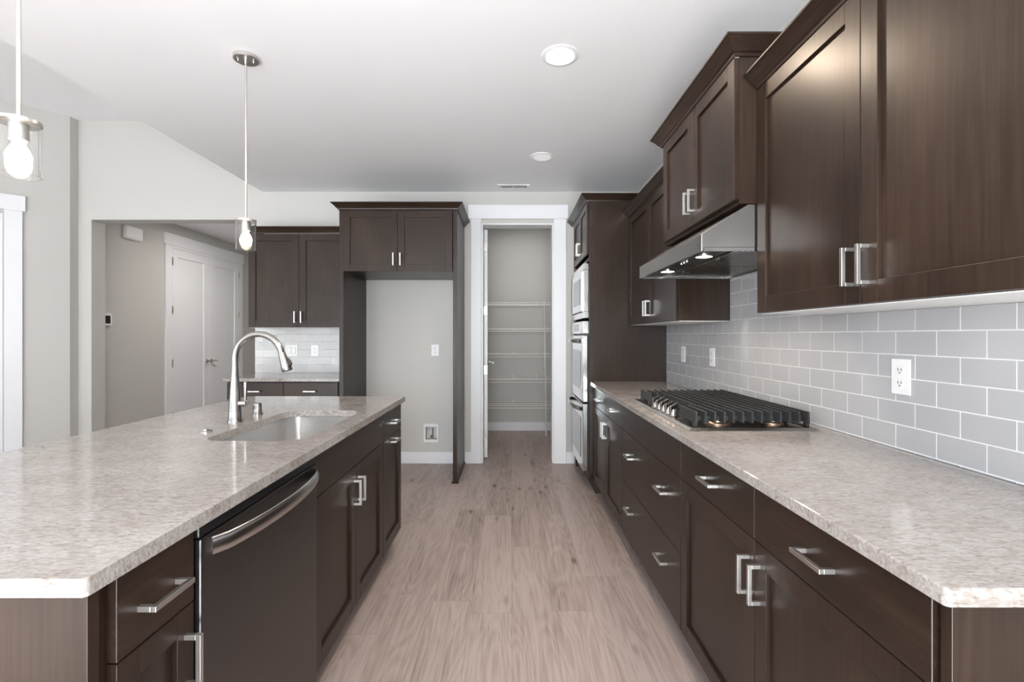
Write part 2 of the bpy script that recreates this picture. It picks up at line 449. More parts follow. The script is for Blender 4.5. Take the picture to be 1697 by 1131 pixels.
# ------------------------------------------------------------------ the room
YB, YB2 = 4.884, 5.051          # back wall front / rear face
XR = 1.275                      # right wall face
CL, CH = 2.743, 3.463           # low and high ceiling
XS = -2.506                     # edge of the low ceiling
def st(name, m, bl, **kw): return boxes(name, m, bl, kind='structure', **kw)
st('floor', m_floor, [(-9, 1.6, -4.7, 9.2, -0.1, 0)])
bm = bmesh.new()
box(bm, XS, 1.5, -4.7, YB, CL, 3.75); box(bm, -9, XS, -4.7, YB, CH, 3.75); box(bm, -9, 1.6, YB2, 9.2, CL, 3.75); box(bm, XS, 1.6, YB, YB2, CL, 3.75)
obj('ceiling', bm, m_ceil, kind='structure')
bm = bmesh.new()
WX0, WX1, WZ0, WZ1 = -0.866, -0.746, 0.236, 0.372       # recess of the water box
cells(bm, -4.60, 1.45, 0, CL, [(-4.238, -2.582, -1, 2.46), (-0.299, 0.430, -1, 2.424), (WX0, WX1, WZ0, WZ1)], lambda a, b, c, d: box(bm, a, b, YB, YB2, c, d))
box(bm, -4.60, XS, YB, YB2, CL, CH)
obj('wall_back', bm, m_wall, kind='structure')
st('wall_right', m_wall, [(XR, 1.45, -4.7, YB, 0, CL)])
st('wall_behind', m_wall, [(-7, 1.45, -4.7, -4.6, 0, 0.05), (-7, 1.45, -4.7, -4.6, 2.45, CH), (-7, -5.85, -4.7, -4.6, .05, 2.45), (-4.15, -3.45, -4.7, -4.6, .05, 2.45), (-1.75, -1.05, -4.7, -4.6, .05, 2.45), (0.65, 1.45, -4.7, -4.6, .05, 2.45)])
st('wall_far_left', m_wall, [(-6.85, -6.75, -4.6, 2.46, 0, .45), (-6.85, -6.75, -4.6, 2.46, 2.45, CH), (-6.85, -6.75, -4.6, -3.75, .45, 2.45), (-6.85, -6.75, -2.05, -1.45, .45, 2.45), (-6.85, -6.75, 0.25, 2.46, .45, 2.45)])
# windows behind the camera
k = 0
def window(n, vert, a, b, P):
    bl = []; zb = .45 if vert else .05
    for (u0, u1, z0, z1) in ((a, a+.06, zb, 2.45), (b-.06, b, zb, 2.45), (a+.06, b-.06, zb, zb+.06), (a+.06, b-.06, 2.39, 2.45), ((a+b)/2-.02, (a+b)/2+.02, zb+.06, 2.39)):
        bl.append((u0, u1, P-.04, P+.03, z0, z1) if not vert else (P-.04, P+.03, u0, u1, z0, z1))
    o = st('window_%d' % n, m_trim, bl)
    g = boxes('pane', m_pane, [(a+.06, b-.06, P-.012, P-.006, zb+.06, 2.39) if not vert else (P-.012, P-.006, a+.06, b-.06, zb+.06, 2.39)], o)
for n, (a, b) in enumerate(((-5.85, -4.15), (-3.45, -1.75), (-1.05, .65))): window(n+1, False, a, b, -4.65)
for n, (a, b) in enumerate(((-3.75, -2.05), (-1.45, .25))): window(n+4, True, a, b, -6.80)

# angled wall on the left with its doorway
P0 = Vector((-4.37, 4.79, 0)); D = Vector((-1, -1, 0)).normalized(); W = Vector((-1, 1, 0)).normalized()
def abox(bm, l0, l1, w0, w1, z0, z1):
    vs = box(bm, l0, l1, w0, w1, z0, z1)
    for v in vs:
        v.co = P0 + D*v.co.x + W*v.co.y + Vector((0, 0, v.co.z))
bm = bmesh.new()
cells(bm, 0.0, 3.42, 0, CH, [(0.46, 1.27, -1, 2.43)], lambda a, b, c, d: abox(bm, a, b, 0.0, 0.12, c, d))
box(bm, -4.50, -4.37, 4.79, YB, 0, CH)
obj('wall_left', bm, m_wall, kind='structure')
bm = bmesh.new()
abox(bm, 0.33, 0.45, -0.02, -0.0005, 0, 2.455); abox(bm, 1.28, 1.40, -0.02, -0.0005, 0, 2.455); abox(bm, 0.31, 1.42, -0.026, -0.0005, 2.4555, 2.60)
abox(bm, 0.4595, 0.475, -0.005, 0.125, 0, 2.424); abox(bm, 1.255, 1.2695, -0.005, 0.125, 0, 2.424); abox(bm, 0.4755, 1.2545, -0.005, 0.125, 2.41, 2.4295)
obj('trim_1', bm, m_trim, kind='structure', bev=0.002)
bm = bmesh.new(); abox(bm, 0.478, 0.513, 0.13, 0.88, 0.01, 2.40)
d4 = obj('door_4', bm, m_trim, kind='structure', bev=0.002)
for z in (0.25, 0.95, 1.62, 2.2):
    bm = bmesh.new(); abox(bm, 0.472, 0.483, 0.118, 0.1295, z-.05, z+.05); abox(bm, 0.513, 0.5155, 0.135, 0.17, z-.05, z+.05)
    obj('hinge', bm, m_nickel, d4)
bm = bmesh.new(); abox(bm, -0.2, 2.2, 1.9, 2.0, 0, CL)
obj('wall_den', bm, m_wall, kind='structure')
bm = bmesh.new(); abox(bm, 0.01, 0.325, -0.016, -0.0005, 0, 0.14); abox(bm, 1.41, 3.40, -0.016, -0.0005, 0, 0.14)
obj('baseboard_left', bm, m_trim, kind='structure', bev=0.002)

# hall beyond the opening
XH = -4.38
st('wall_hall_left', m_wall, [(XH-.15, XH, YB2, 9.0, 0, CL)])
st('wall_hall_end', m_wall, [(XH, -0.95, 8.8, 8.95, 0, CL)])
st('wall_hall_right', m_wall, [(-1.06, -0.94, YB2, 8.8, 0, CL)])
# pantry
st('wall_pantry_back', m_wall, [(-0.94, 1.45, 6.568, 6.70, 0, CL)])
st('wall_pantry_right', m_wall, [(1.30, 1.45, YB2, 6.568, 0, CL)])
st('baseboard_pantry', m_trim, [(-0.94, 1.29, 6.553, 6.5675, 0, 0.115)], bev=0.002)
st('baseboard_back', m_trim, [(-1.455, -0.512, YB-.015, YB-.0005, 0, 0.113), (-0.468, -0.405, YB-.015, YB-.0005, 0, 0.113), (0.556, 0.64, YB-.015, YB-.0005, 0, 0.113), (-4.36, -4.25, YB-.015, YB-.0005, 0, .113)], bev=0.002)
# casing round the pantry doorway
st('trim_2', m_trim, [(-0.405, -0.300, YB-.02, YB-.0005, 0, 2.463), (0.431, 0.555, YB-.02, YB-.0005, 0, 2.463), (-0.43, 0.575, YB-.028, YB-.0005, 2.4635, 2.604),
    (-0.2985, -0.283, YB-.004, YB2+.004, 0, 2.4235), (0.4145, 0.4295, YB-.004, YB2+.004, 0, 2.4235), (-0.283, 0.4145, YB-.004, YB2+.004, 2.408, 2.4235)], bev=0.002)
# pantry door, swung open into the pantry
pd = thing('pantry_door', 'white pantry door swung open, seen edge-on inside the doorway', 'door', (-0.281, 5.06, 0.0))
bm = bmesh.new(); a = math.radians(93)
def dbox(bm, l0, l1, t0, t1, z0, z1):
    for v in box(bm, l0, l1, t0, t1, z0, z1):
        x, y = v.co.x, v.co.y
        v.co.x = -0.281 + x*math.cos(a) + (-y)*math.sin(a)*-1; v.co.y = 5.058 + x*math.sin(a) + (-y)*math.cos(a)
dbox(bm, 0, 0.70, 0, 0.035, 0.012, 2.40)
obj('leaf', bm, m_trim, pd, bev=0.002)
for z in (0.25, 0.93, 1.55, 2.22):
    bm = bmesh.new(); dbox(bm, -0.004, -0.0005, -0.004, 0.032, z-.045, z+.045)
    obj('hinge', bm, m_faucet, pd)
bm = bmesh.new(); sweep(bm, [(-.262, 5.70, .975), (-.215, 5.70, .975)], 0.009); lathe(bm, [(0, 0), (.026, 0), (.026, .01), (0, .01)], -.2675, 5.70, 20, 'x', .975)
sweep(bm, [(-.217, 5.70, .975), (-.21, 5.64, .975), (-.21, 5.59, .972)], .008)
obj('handle', bm, m_nickel, pd, smooth=True)

# hall closet double doors
for n, (y0, y1, hy) in enumerate(((6.222, 6.978, 6.93), (6.982, 7.738, 7.03))):
    bm = bmesh.new(); X = XH+.001; r = .11
    for b in ((y0, y0+r, .012, 2.42), (y1-r, y1, .012, 2.42), (y0+r, y1-r, .012, .012+.2), (y0+r, y1-r, 2.42-r, 2.42)):
        box(bm, X, X+.02, b[0], b[1], b[2], b[3])
    box(bm, X, X+.008, y0+r, y1-r, .212, 2.42-r)
    d = obj('door_%d' % (n+1), bm, m_trim, kind='structure', bev=0.002)
    bm = bmesh.new(); lathe(bm, [(0, 0), (.03, 0), (.03, .008), (.012, .012), (.011, .045), (0, .046)], X+.0195, hy, 20, 'x', .925)
    sgn = -1 if n == 0 else 1
    sweep(bm, [(X+.058, hy, .925), (X+.06, hy-sgn*-0.04, .93), (X+.06, hy+sgn*0.10, .92)], [.008, .009, .006])
    obj('handle', bm, m_nickel, d, smooth=True)
    hy2 = y0 if n == 0 else y1
    for z in (.25, .93, 1.62, 2.25): boxes('hinge', m_nickel, [(X+.02, X+.026, hy2-.012, hy2+.012, z-.05, z+.05)], d)
st('trim_3', m_trim, [(XH+.0005, XH+.022, 6.11, 6.2205, 0, 2.455), (XH+.0005, XH+.022, 7.7395, 7.85, 0, 2.455), (XH+.0005, XH+.03, 6.09, 7.87, 2.4555, 2.60), (XH+.0005, XH+.022, 6.2205, 7.7395, 2.422, 2.455)], bev=0.002)

# ------------------------------------------------------------------ counters
def counter(name, x0, x1, y0, y1, label, r=0.009, hole=None, cat='countertop'):
    bm = bmesh.new(); zt, zb = 0.915, 0.8855
    loops = [rrect(x0, x1, y0, y1, r, 6)]
    if hole: loops.append(rrect(*hole, 0.075, 10))
    T = []; E = []
    for lp in loops:
        vs = [bm.verts.new((p[0], p[1], zt)) for p in lp]
        es = [bm.edges.new((vs[i], vs[(i+1) % len(vs)])) for i in range(len(vs))]
        T.append(vs); E += es
    if hole: bmesh.ops.triangle_fill(bm, use_beauty=True, use_dissolve=False, edges=E)
    else: bm.faces.new(T[0])
    top = list(bm.faces)
    ret = bmesh.ops.extrude_face_region(bm, geom=top)
    for v in [g for g in ret['geom'] if isinstance(g, bmesh.types.BMVert)]: v.co.z = zb
    o = obj(name, bm, m_quartz, bev=0.003, label=label, cat=cat)
    return o
SH = (-1.105, -0.738, 1.708, 2.403)
counter('kitchen_countertop', 0.639, XR-.0095, 0.710, 3.939, 'long speckled quartz countertop along the tiled wall, holding the gas cooktop')
counter('island_countertop', -1.62, -0.649, 0.738, 2.973, 'large speckled quartz island top with the sink cut into it', hole=SH)
counter('desk_countertop', -2.52, -1.50, 4.226, YB-.0085, 'small quartz countertop under the rear wall cabinet, left of the refrigerator space', r=0.005)

# tile
boxes('tile_backsplash', m_tile_r, [(XR-.009, XR-.0005, .70, 3.9395, .9155, 1.369), (XR-.009, XR-.0005, 1.882, 2.796, 1.369, 1.86)], label='grey subway tile backsplash with white grout on the right wall', cat='backsplash')
boxes('tile_backsplash', m_tile_b, [(-2.582, -1.50, YB-.008, YB-.0005, .9155, 1.369)], label='glossy uneven grey subway tile backsplash, coloured paler for its reflections, on the rear wall above the small counter', cat='backsplash')

# ------------------------------------------------------------------ right hand base run (faces -X)
FB = 0.687      # cabinet front plane, doors stand 20 mm proud of it
DT, DB, SM, TK = 0.877, 0.125, 0.727, 0.114
def base(label, u0, u1, depth, face='L', P=FB, name='base_cabinet', group=None, rails=(SM+.0,), top=True, back=True, loc=None):
    if loc is None: loc = ((P+(depth/2)*(1 if face == 'L' else -1)), (u0+u1)/2, 0) if face in 'LR' else ((u0+u1)/2, P+depth/2, 0)
    t = thing(name, label, 'cabinet', loc, group)
    carcass(t, face, P, u0, u1, TK, 0.885, depth, toe=TK-.001, rails=rails, top=top, back=back)
    return t
g = 0.0015
c = base('dark wood base cabinet with two narrow drawers, beside the oven tower', 2.907, 3.938, .575)
um = 3.415
for a, b in ((2.907+g, um-g), (um+g, 3.925)):
    slab(c, 'L', FB, a, b, SM+g, DT, [((a+b)/2, .80)])
shaker(c, 'L', FB, 2.907+g, um-g, DB, SM-g, um-.030, .618)
shaker(c, 'L', FB, um+g, 3.925, DB, SM-g, um+.030, .618)
c = base('dark wood drawer cabinet with two deep drawers, under the gas cooktop', 1.902, 2.905, .575, top=False)
slab(c, 'L', FB, 1.902+g, 2.905-g, SM+g, DT, name='false_front')
for z0, z1, hz in ((.426+g, SM-g, .612), (DB, .426-g, .311)):
    slab(c, 'L', FB, 1.902+g, 2.905-g, z0, z1, [(2.115, hz), (2.69, hz)])
c = base('dark wood base cabinet with two drawers over two doors, nearest on the right', .757, 1.900, .575)
um = 1.3265
for a, b, hc in ((.767, um-g, 1.048), (um+g, 1.900-g, 1.61)):
    slab(c, 'L', FB, a, b, SM+g, DT, [(hc, .80)])
shaker(c, 'L', FB, .767, um-g, DB, SM-g, um-.030, .618)
shaker(c, 'L', FB, um+g, 1.900-g, DB, SM-g, um+.030, .618)
boxes('end_panel', wood_v, [(.672, XR-.001, .737, .7565, 0, .885)], c, bev=0.001)

# ------------------------------------------------------------------ right hand upper cabinets
PU = 0.975
def upper(label, face, P, u0, u1, z0, z1, depth, under=True, name='wall_cabinet', loc=None):
    if face == 'L': lo = (P+depth/2, (u0+u1)/2, z0)
    else: lo = ((u0+u1)/2, P+depth/2, z0)
    t = thing(name, label, 'cabinet', lo)
    carcass(t, face, P, u0, u1, z0, z1, depth)
    if under:
        bm = bmesh.new(); fbox(bm, face, P, u0+.001, u1-.001, z0-.004, z0-.0005, -depth, -.0005)
        obj('underside_panel', bm, m_mel, t)
    return t
ZU = 1.374
c = upper('dark wood wall cabinet with two tall doors, nearest on the right', 'L', PU, .760, 1.878, ZU, 2.245, .298)
um = 1.3226
shaker(c, 'L', PU, .765, um-g, ZU+.001, 2.2395, um-.030, 1.478)
shaker(c, 'L', PU, um+g, 1.876, ZU+.001, 2.2395, um+.030, 1.478)
crown(c, [(PU-.018, 1.879), (PU-.018, .752), (XR-.001, .752)][::1], 2.241, 2.300, .054)
c = upper('dark wood wall cabinet between the oven tower and the range hood', 'L', PU, 2.802, 3.938, ZU, 2.245, .298)
um = 3.37
shaker(c, 'L', PU, 2.806, um-g, ZU+.001, 2.2395, um-.030, 1.478)
shaker(c, 'L', PU, um+g, 3.925, ZU+.001, 2.2395, um+.030, 1.478)
crown(c, [(PU-.018, 3.938), (PU-.018, 2.80)], 2.241, 2.300, .054)
PH = .891
c = upper('shorter raised dark wood wall cabinet above the range hood', 'L', PH, 1.885, 2.795, 1.802, 2.375, .382, under=False)
um = 2.328
shaker(c, 'L', PH, 1.888, um-g, 1.8186, 2.372, um-.030, 1.930)
shaker(c, 'L', PH, um+g, 2.768, 1.8186, 2.372, um+.030, 1.930)
crown(c, [(XR-.001, 2.797), (PH-.018, 2.797), (PH-.018, 1.884), (XR-.001, 1.884)], 2.374, 2.439, .054)

# range hood
h = thing('range_hood', 'stainless steel under-cabinet range hood with two lit lamps', 'range hood', (1.0, 2.34, 1.617))
bm = bmesh.new(); y0, y1 = 1.886, 2.794
prof = [(.742, 1.617), (.742, 1.684), (.925, 1.7995), (1.265, 1.7995), (1.265, 1.617), (1.255, 1.617), (1.255, 1.632), (.752, 1.632), (.752, 1.617)]
prism(bm, prof, lambda p, k: (p[0], y0 if k == 0 else y1, p[1]))
obj('canopy', bm, m_steel, h, bev=0.002)
for ya_, yb_ in ((y0+.0005, y0+.003), (y1-.003, y1-.0005)): boxes('side_skirt', m_steel, [(.7525, 1.2545, ya_, yb_, 1.6165, 1.6315)], h)
boxes('control_panel', m_black, [(.756, .872, y0+.01, y1-.01, 1.6265, 1.6318)], h)
for y in (2.06, 2.54):
    bm = bmesh.new(); lathe(bm, [(0, 0), (.030, 0), (.034, .003), (0, .003)], .822, y, 24, 'z', 1.6230); obj('lamp', bm, m_hoodl, h)
    bm = bmesh.new(); lathe(bm, [(.034, 0), (.042, 0), (.042, .0045), (.034, .0045), (.034, 0)], .822, y, 24, 'z', 1.6220); obj('lamp_ring', bm, m_chrome, h, smooth=True)
    l = bpy.data.lights.new('hood_lamp_light', 'SPOT'); l.energy = 9; l.color = (1, .84, .66); l.spot_size = math.radians(130); l.spot_blend = .5; l.shadow_soft_size = .028
    o = bpy.data.objects.new('hood_lamp_light', l); C.objects.link(o); o.parent = h; o.location = Vector((.822, y, 1.618)) - WLOC[h.name]
for y in (2.20, 2.235, 2.27):
    bm = bmesh.new(); lathe(bm, [(0, 0), (.008, 0), (.009, .006), (0, .006)], .80, y, 16, 'z', 1.6200); obj('button', bm, m_chrome, h, smooth=True)
for a, b in ((y0+.03, 2.335), (2.345, y1-.03)):
    bl = [(.885, .893, a, b, 1.622, 1.6315), (1.235, 1.243, a, b, 1.622, 1.6315)]
    x = .9
    while x < 1.232: bl.append((x, x+.013, a, b, 1.6235, 1.6295)); x += .022
    f = boxes('baffle_filter', m_steel, bl, h)
    boxes('filter_latch', m_chrome, [(.91, .935, (a+b)/2-.02, (a+b)/2+.02, 1.615, 1.6232)], f)

# ------------------------------------------------------------------ oven tower
PT = .637
t = thing('oven_cabinet', 'tall dark wood oven tower cabinet at the far end of the right run', 'cabinet', (.95, 4.35, 0))
d = XR-.001-PT
bm = bmesh.new()
box(bm, PT, XR-.001, 3.9405, 3.962, TK, 2.395); box(bm, PT, XR-.001, 4.738, 4.76, TK, 2.395)
box(bm, PT, XR-.001, 3.962, 4.738, 2.375, 2.395); box(bm, PT+.001, XR-.001, 3.962, 4.738, TK, TK+.02)
box(bm, PT, PT+.5, 3.962, 4.738, 1.905, 1.93); box(bm, PT, PT+.018, 3.962, 4.738, TK+.02, .166)
obj('body', bm, wood_v, t, bev=.001)
boxes('toe_kick', m_toe, [(PT+.05, XR-.001, 3.942, 4.758, 0, TK-.001)], t)
boxes('filler_strip', wood_v, [(PT, PT+.02, 4.761, YB-.001, 0.0, 2.395)], t)
um = 4.35
shaker(t, 'L', PT, 3.943, um-g, 1.951, 2.380, um-.030, 2.06, rail=.058)
shaker(t, 'L', PT, um+g, 4.757, 1.951, 2.380, um+.030, 2.06, rail=.058)
crown(t, [(PT-.018, YB-.002), (PT-.018, 3.94), (XR-.001, 3.94)], 2.383, 2.436, .054)
# microwave
ya, yb = 3.966, 4.734; XF = .583
mw = thing('microwave_oven', 'built-in stainless steel microwave, above the wall ovens in the tower', 'microwave', (.8, 4.35, 1.43))
boxes('housing', m_dsteel, [(PT+.004, 1.1, ya+.01, yb-.01, 1.445, 1.868)], mw)
boxes('trim_frame', m_steelv, [(XF+.012, PT-.001, ya-.002, yb+.002, 1.432, 1.485), (XF+.012, PT-.001, ya-.002, yb+.002, 1.83, 1.882), (XF+.012, PT-.001, ya-.002, ya+.06, 1.485, 1.83), (XF+.012, PT-.001, yb-.06, yb+.002, 1.485, 1.83)], mw, bev=.003)
o = boxes('door', m_steelv, [(XF, XF+.03, ya+.063, yb-.15, 1.49, 1.825)], mw, bev=.003)
boxes('door_window', m_glassblk, [(XF-.002, XF-.0003, ya+.13, yb-.22, 1.55, 1.77)], o)
boxes('control_panel', m_glassblk, [(XF, XF+.03, yb-.147, yb-.063, 1.49, 1.825)], mw, bev=.002)
# double oven
ov = thing('double_wall_oven', 'built-in stainless steel double wall oven below the microwave', 'oven', (.8, 4.35, .17))
boxes('housing', m_dsteel, [(PT+.004, 1.15, ya+.01, yb-.01, .172, 1.40)], ov)
cp = boxes('control_panel', m_steelv, [(XF+.004, PT-.001, ya-.002, yb+.002, 1.304, 1.408)], ov, bev=.003)
boxes('display', m_glassblk, [(XF+.002, XF+.0037, ya+.25, yb-.25, 1.325, 1.388)], cp)
for z0, z1, hz in ((.742, 1.290, 1.243), (.176, .728, .682)):
    dd = boxes('door', m_steelv, [(XF+.004, XF+.044, ya-.002, yb+.002, z0, z1)], ov, bev=.004)
    boxes('door_window', m_glassblk, [(XF+.0015, XF+.0037, ya+.10, yb-.10, z0+.09, z1-.13)], dd)
    bm = bmesh.new(); n = 14
    pts = [(XF+.006-.058*math.sin(PI*k/n)**.6, ya+.03+(yb-ya-.06)*k/n, hz) for k in range(n+1)]
    sweep(bm, pts, 0, sq=(.020, .010)); obj('handle', bm, m_steelv, dd, smooth=True)
    boxes('gap_seal', m_dark, [(XF+.046, PT-.001, ya+.004, yb-.004, z0, z1)], dd)

# ------------------------------------------------------------------ cooktop
ck = thing('gas_cooktop', 'stainless gas cooktop with black cast iron grates, set in the long countertop', 'cooktop', (.95, 2.33, .915))
x0, x1, y0, y1 = .692, 1.203, 1.880, 2.772
bm = bmesh.new()
v = [(x0, y0), (x1, y0), (x1, y1), (x0, y1)]
def ringpt(i, dz): return [(x0+i, y0+i, dz), (x1-i, y0+i, dz), (x1-i, y1-i, dz), (x0+i, y1-i, dz)]
R = [[bm.verts.new(p) for p in ringpt(i, z)] for i, z in ((.006, .9155), (0, .9158), (.001, .9175), (.012, .9255), (.022, .926), (.03, .9215))]
for a, b in zip(R, R[1:]):
    for k in range(4): bm.faces.new([a[k], a[(k+1) % 4], b[(k+1) % 4], b[k]])
bm.faces.new(R[-1]); bm.faces.new(R[0][::-1])
obj('tray', bm, m_tray, ck)
def grate(gy0, gy1, gx0, label=None, fx=None):
    bm = bmesh.new(); zt, zb = .983, .938; t = .0048; gx1 = 1.192
    xs = []; x = gx1 - t
    nb = 13
    pitch = (1.192-.735-2*t)/12
    i = 0
    while x > gx0 - .001 + t*0:
        xs.append(x); x -= pitch
    def bar(x):  # slab along Y with sloped ends, narrower at the top
        pr = [(-t, 0), (t, 0), (t*.75, zt-zb), (-t*.75, zt-zb)]
        A = [bm.verts.new((x+a, gy0+.0015, zb+b)) for a, b in pr]; B = [bm.verts.new((x+a, gy1-.0015, zb+b)) for a, b in pr]
        bm.faces.new(A[::-1]); bm.faces.new(B)
        for k in range(4): bm.faces.new([A[k], A[(k+1) % 4], B[(k+1) % 4], B[k]])
    for x in xs: bar(x)
    # cross rails under the fingers and feet
    for y in (gy0+.05, gy1-.05): box(bm, xs[-1], xs[0], y-.006, y+.006, zb+.002, zb+.018)
    for x in (xs[0], xs[-1]):
        for y in (gy0+.02, gy1-.02): box(bm, x-.007, x+.007, y-.01, y+.01, .9218, zb+.004)
    return obj('grate', bm, m_iron, ck, bev=.0012)
grate(1.925, 2.118, .735); grate(2.122, 2.556, .812); grate(2.560, 2.745, .735)
for (bx, by, r) in ((.86, 2.02, .040), (1.09, 2.02, .032), (1.0, 2.34, .055), (.86, 2.65, .034), (1.09, 2.65, .038)):
    bm = bmesh.new(); lathe(bm, [(0, 0), (r+.012, 0), (r+.012, .004), (r, .010), (r-.002, .022), (0, .022)], bx, by, 28, 'z', .9222); b_ = obj('burner', bm, m_brass, ck, smooth=True)
    bm = bmesh.new(); lathe(bm, [(0, 0), (r-.003, 0), (r-.003, .006), (r-.008, .010), (0, .010)], bx, by, 28, 'z', .9445); obj('burner_cap', bm, m_iron, b_, smooth=True)
for k in range(5):
    ky = 2.19 + k*.067; kx = .735
    bm = bmesh.new(); lathe(bm, [(0, 0), (.021, 0), (.022, .004), (.018, .010), (.0165, .028), (.012, .033), (0, .033)], kx, ky, 24, 'z', .9222)
    kn = obj('knob', bm, m_faucet, ck, smooth=True)
    bm = bmesh.new()
    for v_ in box(bm, -.026, .026, -.0065, .0065, 0, .022):
        an = math.radians(35); x, y = v_.co.x, v_.co.y
        v_.co.x = kx + x*math.cos(an)-y*math.sin(an); v_.co.y = ky + x*math.sin(an)+y*math.cos(an); v_.co.z += .9545 + x*.25
    obj('grip', bm, m_faucet, kn, bev=.003)

# ------------------------------------------------------------------ island
PI_ = -.690
def isl(label, u0, u1, top=True):
    t = thing('island_cabinet', label, 'cabinet', (PI_-.29, (u0+u1)/2, 0))
    carcass(t, 'R', PI_, u0, u1, TK, .885, .58, toe=TK-.001, rails=(SM,), top=top)
    return t
c = isl('narrow dark wood island cabinet with one drawer, at the near end beside the dishwasher', .797, 1.024)
slab(c, 'R', PI_, .822, 1.0215, SM+g, DT, [(.920, .795)])
shaker(c, 'R', PI_, .822, 1.0215, .12, SM-g, .995, .618, rail=.05)
boxes('end_panel', wood_v, [(-1.33, -.678, .774, .7965, 0, .885)], c, bev=.001)
c = isl('dark wood island sink cabinet with two doors under a false drawer front', 1.652, 2.531, top=False)
slab(c, 'R', PI_, 1.654, 2.531-g, SM+g, DT, name='false_front')
um = 2.092
shaker(c, 'R', PI_, 1.654, um-g, .12, SM-g, um-.030, .618)
shaker(c, 'R', PI_, um+g, 2.531-g, .12, SM-g, um+.030, .618)
c = isl('dark wood island cabinet at the far end, with a pull-out door under one drawer', 2.533, 2.945)
slab(c, 'R', PI_, 2.535, 2.943, SM+g, DT, [(2.745, .800)])
shaker(c, 'R', PI_, 2.535, 2.943, .12, SM-g, 2.745, .695, hvert=False, name='pull_out_door')
boxes('island_back_panel', wood_y, [(-1.33, -1.2715, .7975, 2.945, 0, .885)], bev=.001, label='dark wood panel closing the rear of the island below its overhang', cat='panel')
# dishwasher
dw = thing('dishwasher', 'dark stainless steel dishwasher built into the island', 'dishwasher', (-.97, 1.337, 0))
boxes('tub', m_black, [(-1.25, -.70, 1.034, 1.642, .02, .878)], dw)
boxes('control_strip', m_black, [(-.7, -.664, 1.030, 1.645, .853, .879)], dw, bev=.004)
boxes('door', m_dsteel, [(-.699, -.660, 1.030, 1.645, .105, .851)], dw, bev=.004)
boxes('vent', m_dark, [(-.690, -.6635, 1.10+.02*k, 1.112+.02*k, .8795, .8808) for k in range(12)], dw)
boxes('label_plate', m_white, [(-.680, -.668, 1.585, 1.615, .8792, .8802)], dw)
bm = bmesh.new(); n = 18; pts = []
for k in range(n+1):
    s = k/n; pts.append((-.655+.048*math.sin(PI*s)**.55, 1.058+.56*s, .826))
sweep(bm, pts, 0, sq=[(.020, .0065)]*(n+1), segs=16)
obj('handle', bm, m_steel, dw, smooth=True)
boxes('toe_panel', m_black, [(-1.2, -.76, 1.034, 1.642, 0, .018)], dw)

# sink
sk = thing('kitchen_sink', 'undermount stainless steel sink basin set in the island top', 'sink', (-.92, 2.055, .68))
bm = bmesh.new(); hx0, hx1, hy0, hy1 = SH
L_ = []
for off, z, r in ((.028, .8850, .095), (-.003, .8850, .075), (.004, .884, .072), (.004, .884, .072), (.008, .73, .068), (.014, .70, .062), (.030, .684, .05), (.06, .680, .03)):
    if off == .028: e = -.014
    else: e = off - .006
    L_.append([bm.verts.new((p[0], p[1], z)) for p in rrect(hx0+e, hx1-e, hy0+e, hy1-e, r, 8)])
for a, b in zip(L_, L_[1:]):
    n = len(a)
    for k in range(n):
        try: bm.faces.new([a[k], a[(k+1) % n], b[(k+1) % n], b[k]])
        except Exception: pass
cv = bm.verts.new(((hx0+hx1)/2, (hy0+hy1)/2, .677))
n = len(L_[-1])
for k in range(n): bm.faces.new([L_[-1][k], L_[-1][(k+1) % n], cv])
bmesh.ops.remove_doubles(bm, verts=bm.verts, dist=1e-5)
obj('basin', bm, m_sink, sk, smooth=True)
bm = bmesh.new(); lathe(bm, [(0, .004), (.035, .004), (.045, .007), (.055, .005), (.056, 0), (0, 0)], -.92, 2.055, 28, 'z', .6795); obj('drain', bm, m_chrome, sk, smooth=True)

# faucet
fx, fy = -1.185, 2.075
fa = thing('kitchen_faucet', 'satin nickel gooseneck pull-down faucet behind the island sink', 'faucet', (fx, fy, .915))
bm = bmesh.new(); lathe(bm, [(0, 0), (.031, 0), (.031, .006), (.0275, .012), (.0255, .05), (.0215, .12), (.0165, .19), (.0148, .208), (0, .208)], fx, fy, 32, 'z', .9152)
obj('body', bm, m_faucet, fa, smooth=True)
bm = bmesh.new(); zc = 1.187; rr = .107; pts = [(fx, fy, 1.124), (fx, fy, 1.15), (fx, fy, zc-.01)]
yd = -.10  # the spout swings slightly towards the camera
for k in range(0, 25):
    a = PI - math.radians(165)*k/24
    dx = rr + rr*math.cos(a); pts.append((fx+dx, fy+dx*yd, zc+rr*math.sin(a)))
sweep(bm, pts, [.0148, .0135, .013]+[.013]*25, segs=20); obj('spout', bm, m_faucet, fa, smooth=True)
e = Vector(pts[-1]); dr = (Vector(pts[-1])-Vector(pts[-2])).normalized()
bm = bmesh.new(); sweep(bm, [e+dr*.0005, e+dr*.004, e+dr*.03, e+dr*.06, e+dr*.078, e+dr*.082], [.0145, .0150, .017, .0205, .022, .020], segs=24)
sh = obj('spray_head', bm, m_faucet, fa, smooth=True)
sd = dr.cross(Vector((0, 1, 0))).normalized()
if sd.x < 0: sd = -sd
bm = bmesh.new(); sweep(bm, [e+dr*.030+sd*.0175, e+dr*.045+sd*.021, e+dr*.060+sd*.022, e+dr*.066+sd*.019], [.004, .0065, .0065, .003], segs=12); obj('spray_button', bm, m_black, sh, smooth=True)
bm = bmesh.new(); sweep(bm, [(fx+.015, fy, .996), (fx+.050, fy, .996), (fx+.054, fy, .996)], [.014, .014, .009], segs=20); lv = obj('valve', bm, m_chrome, fa, smooth=True)
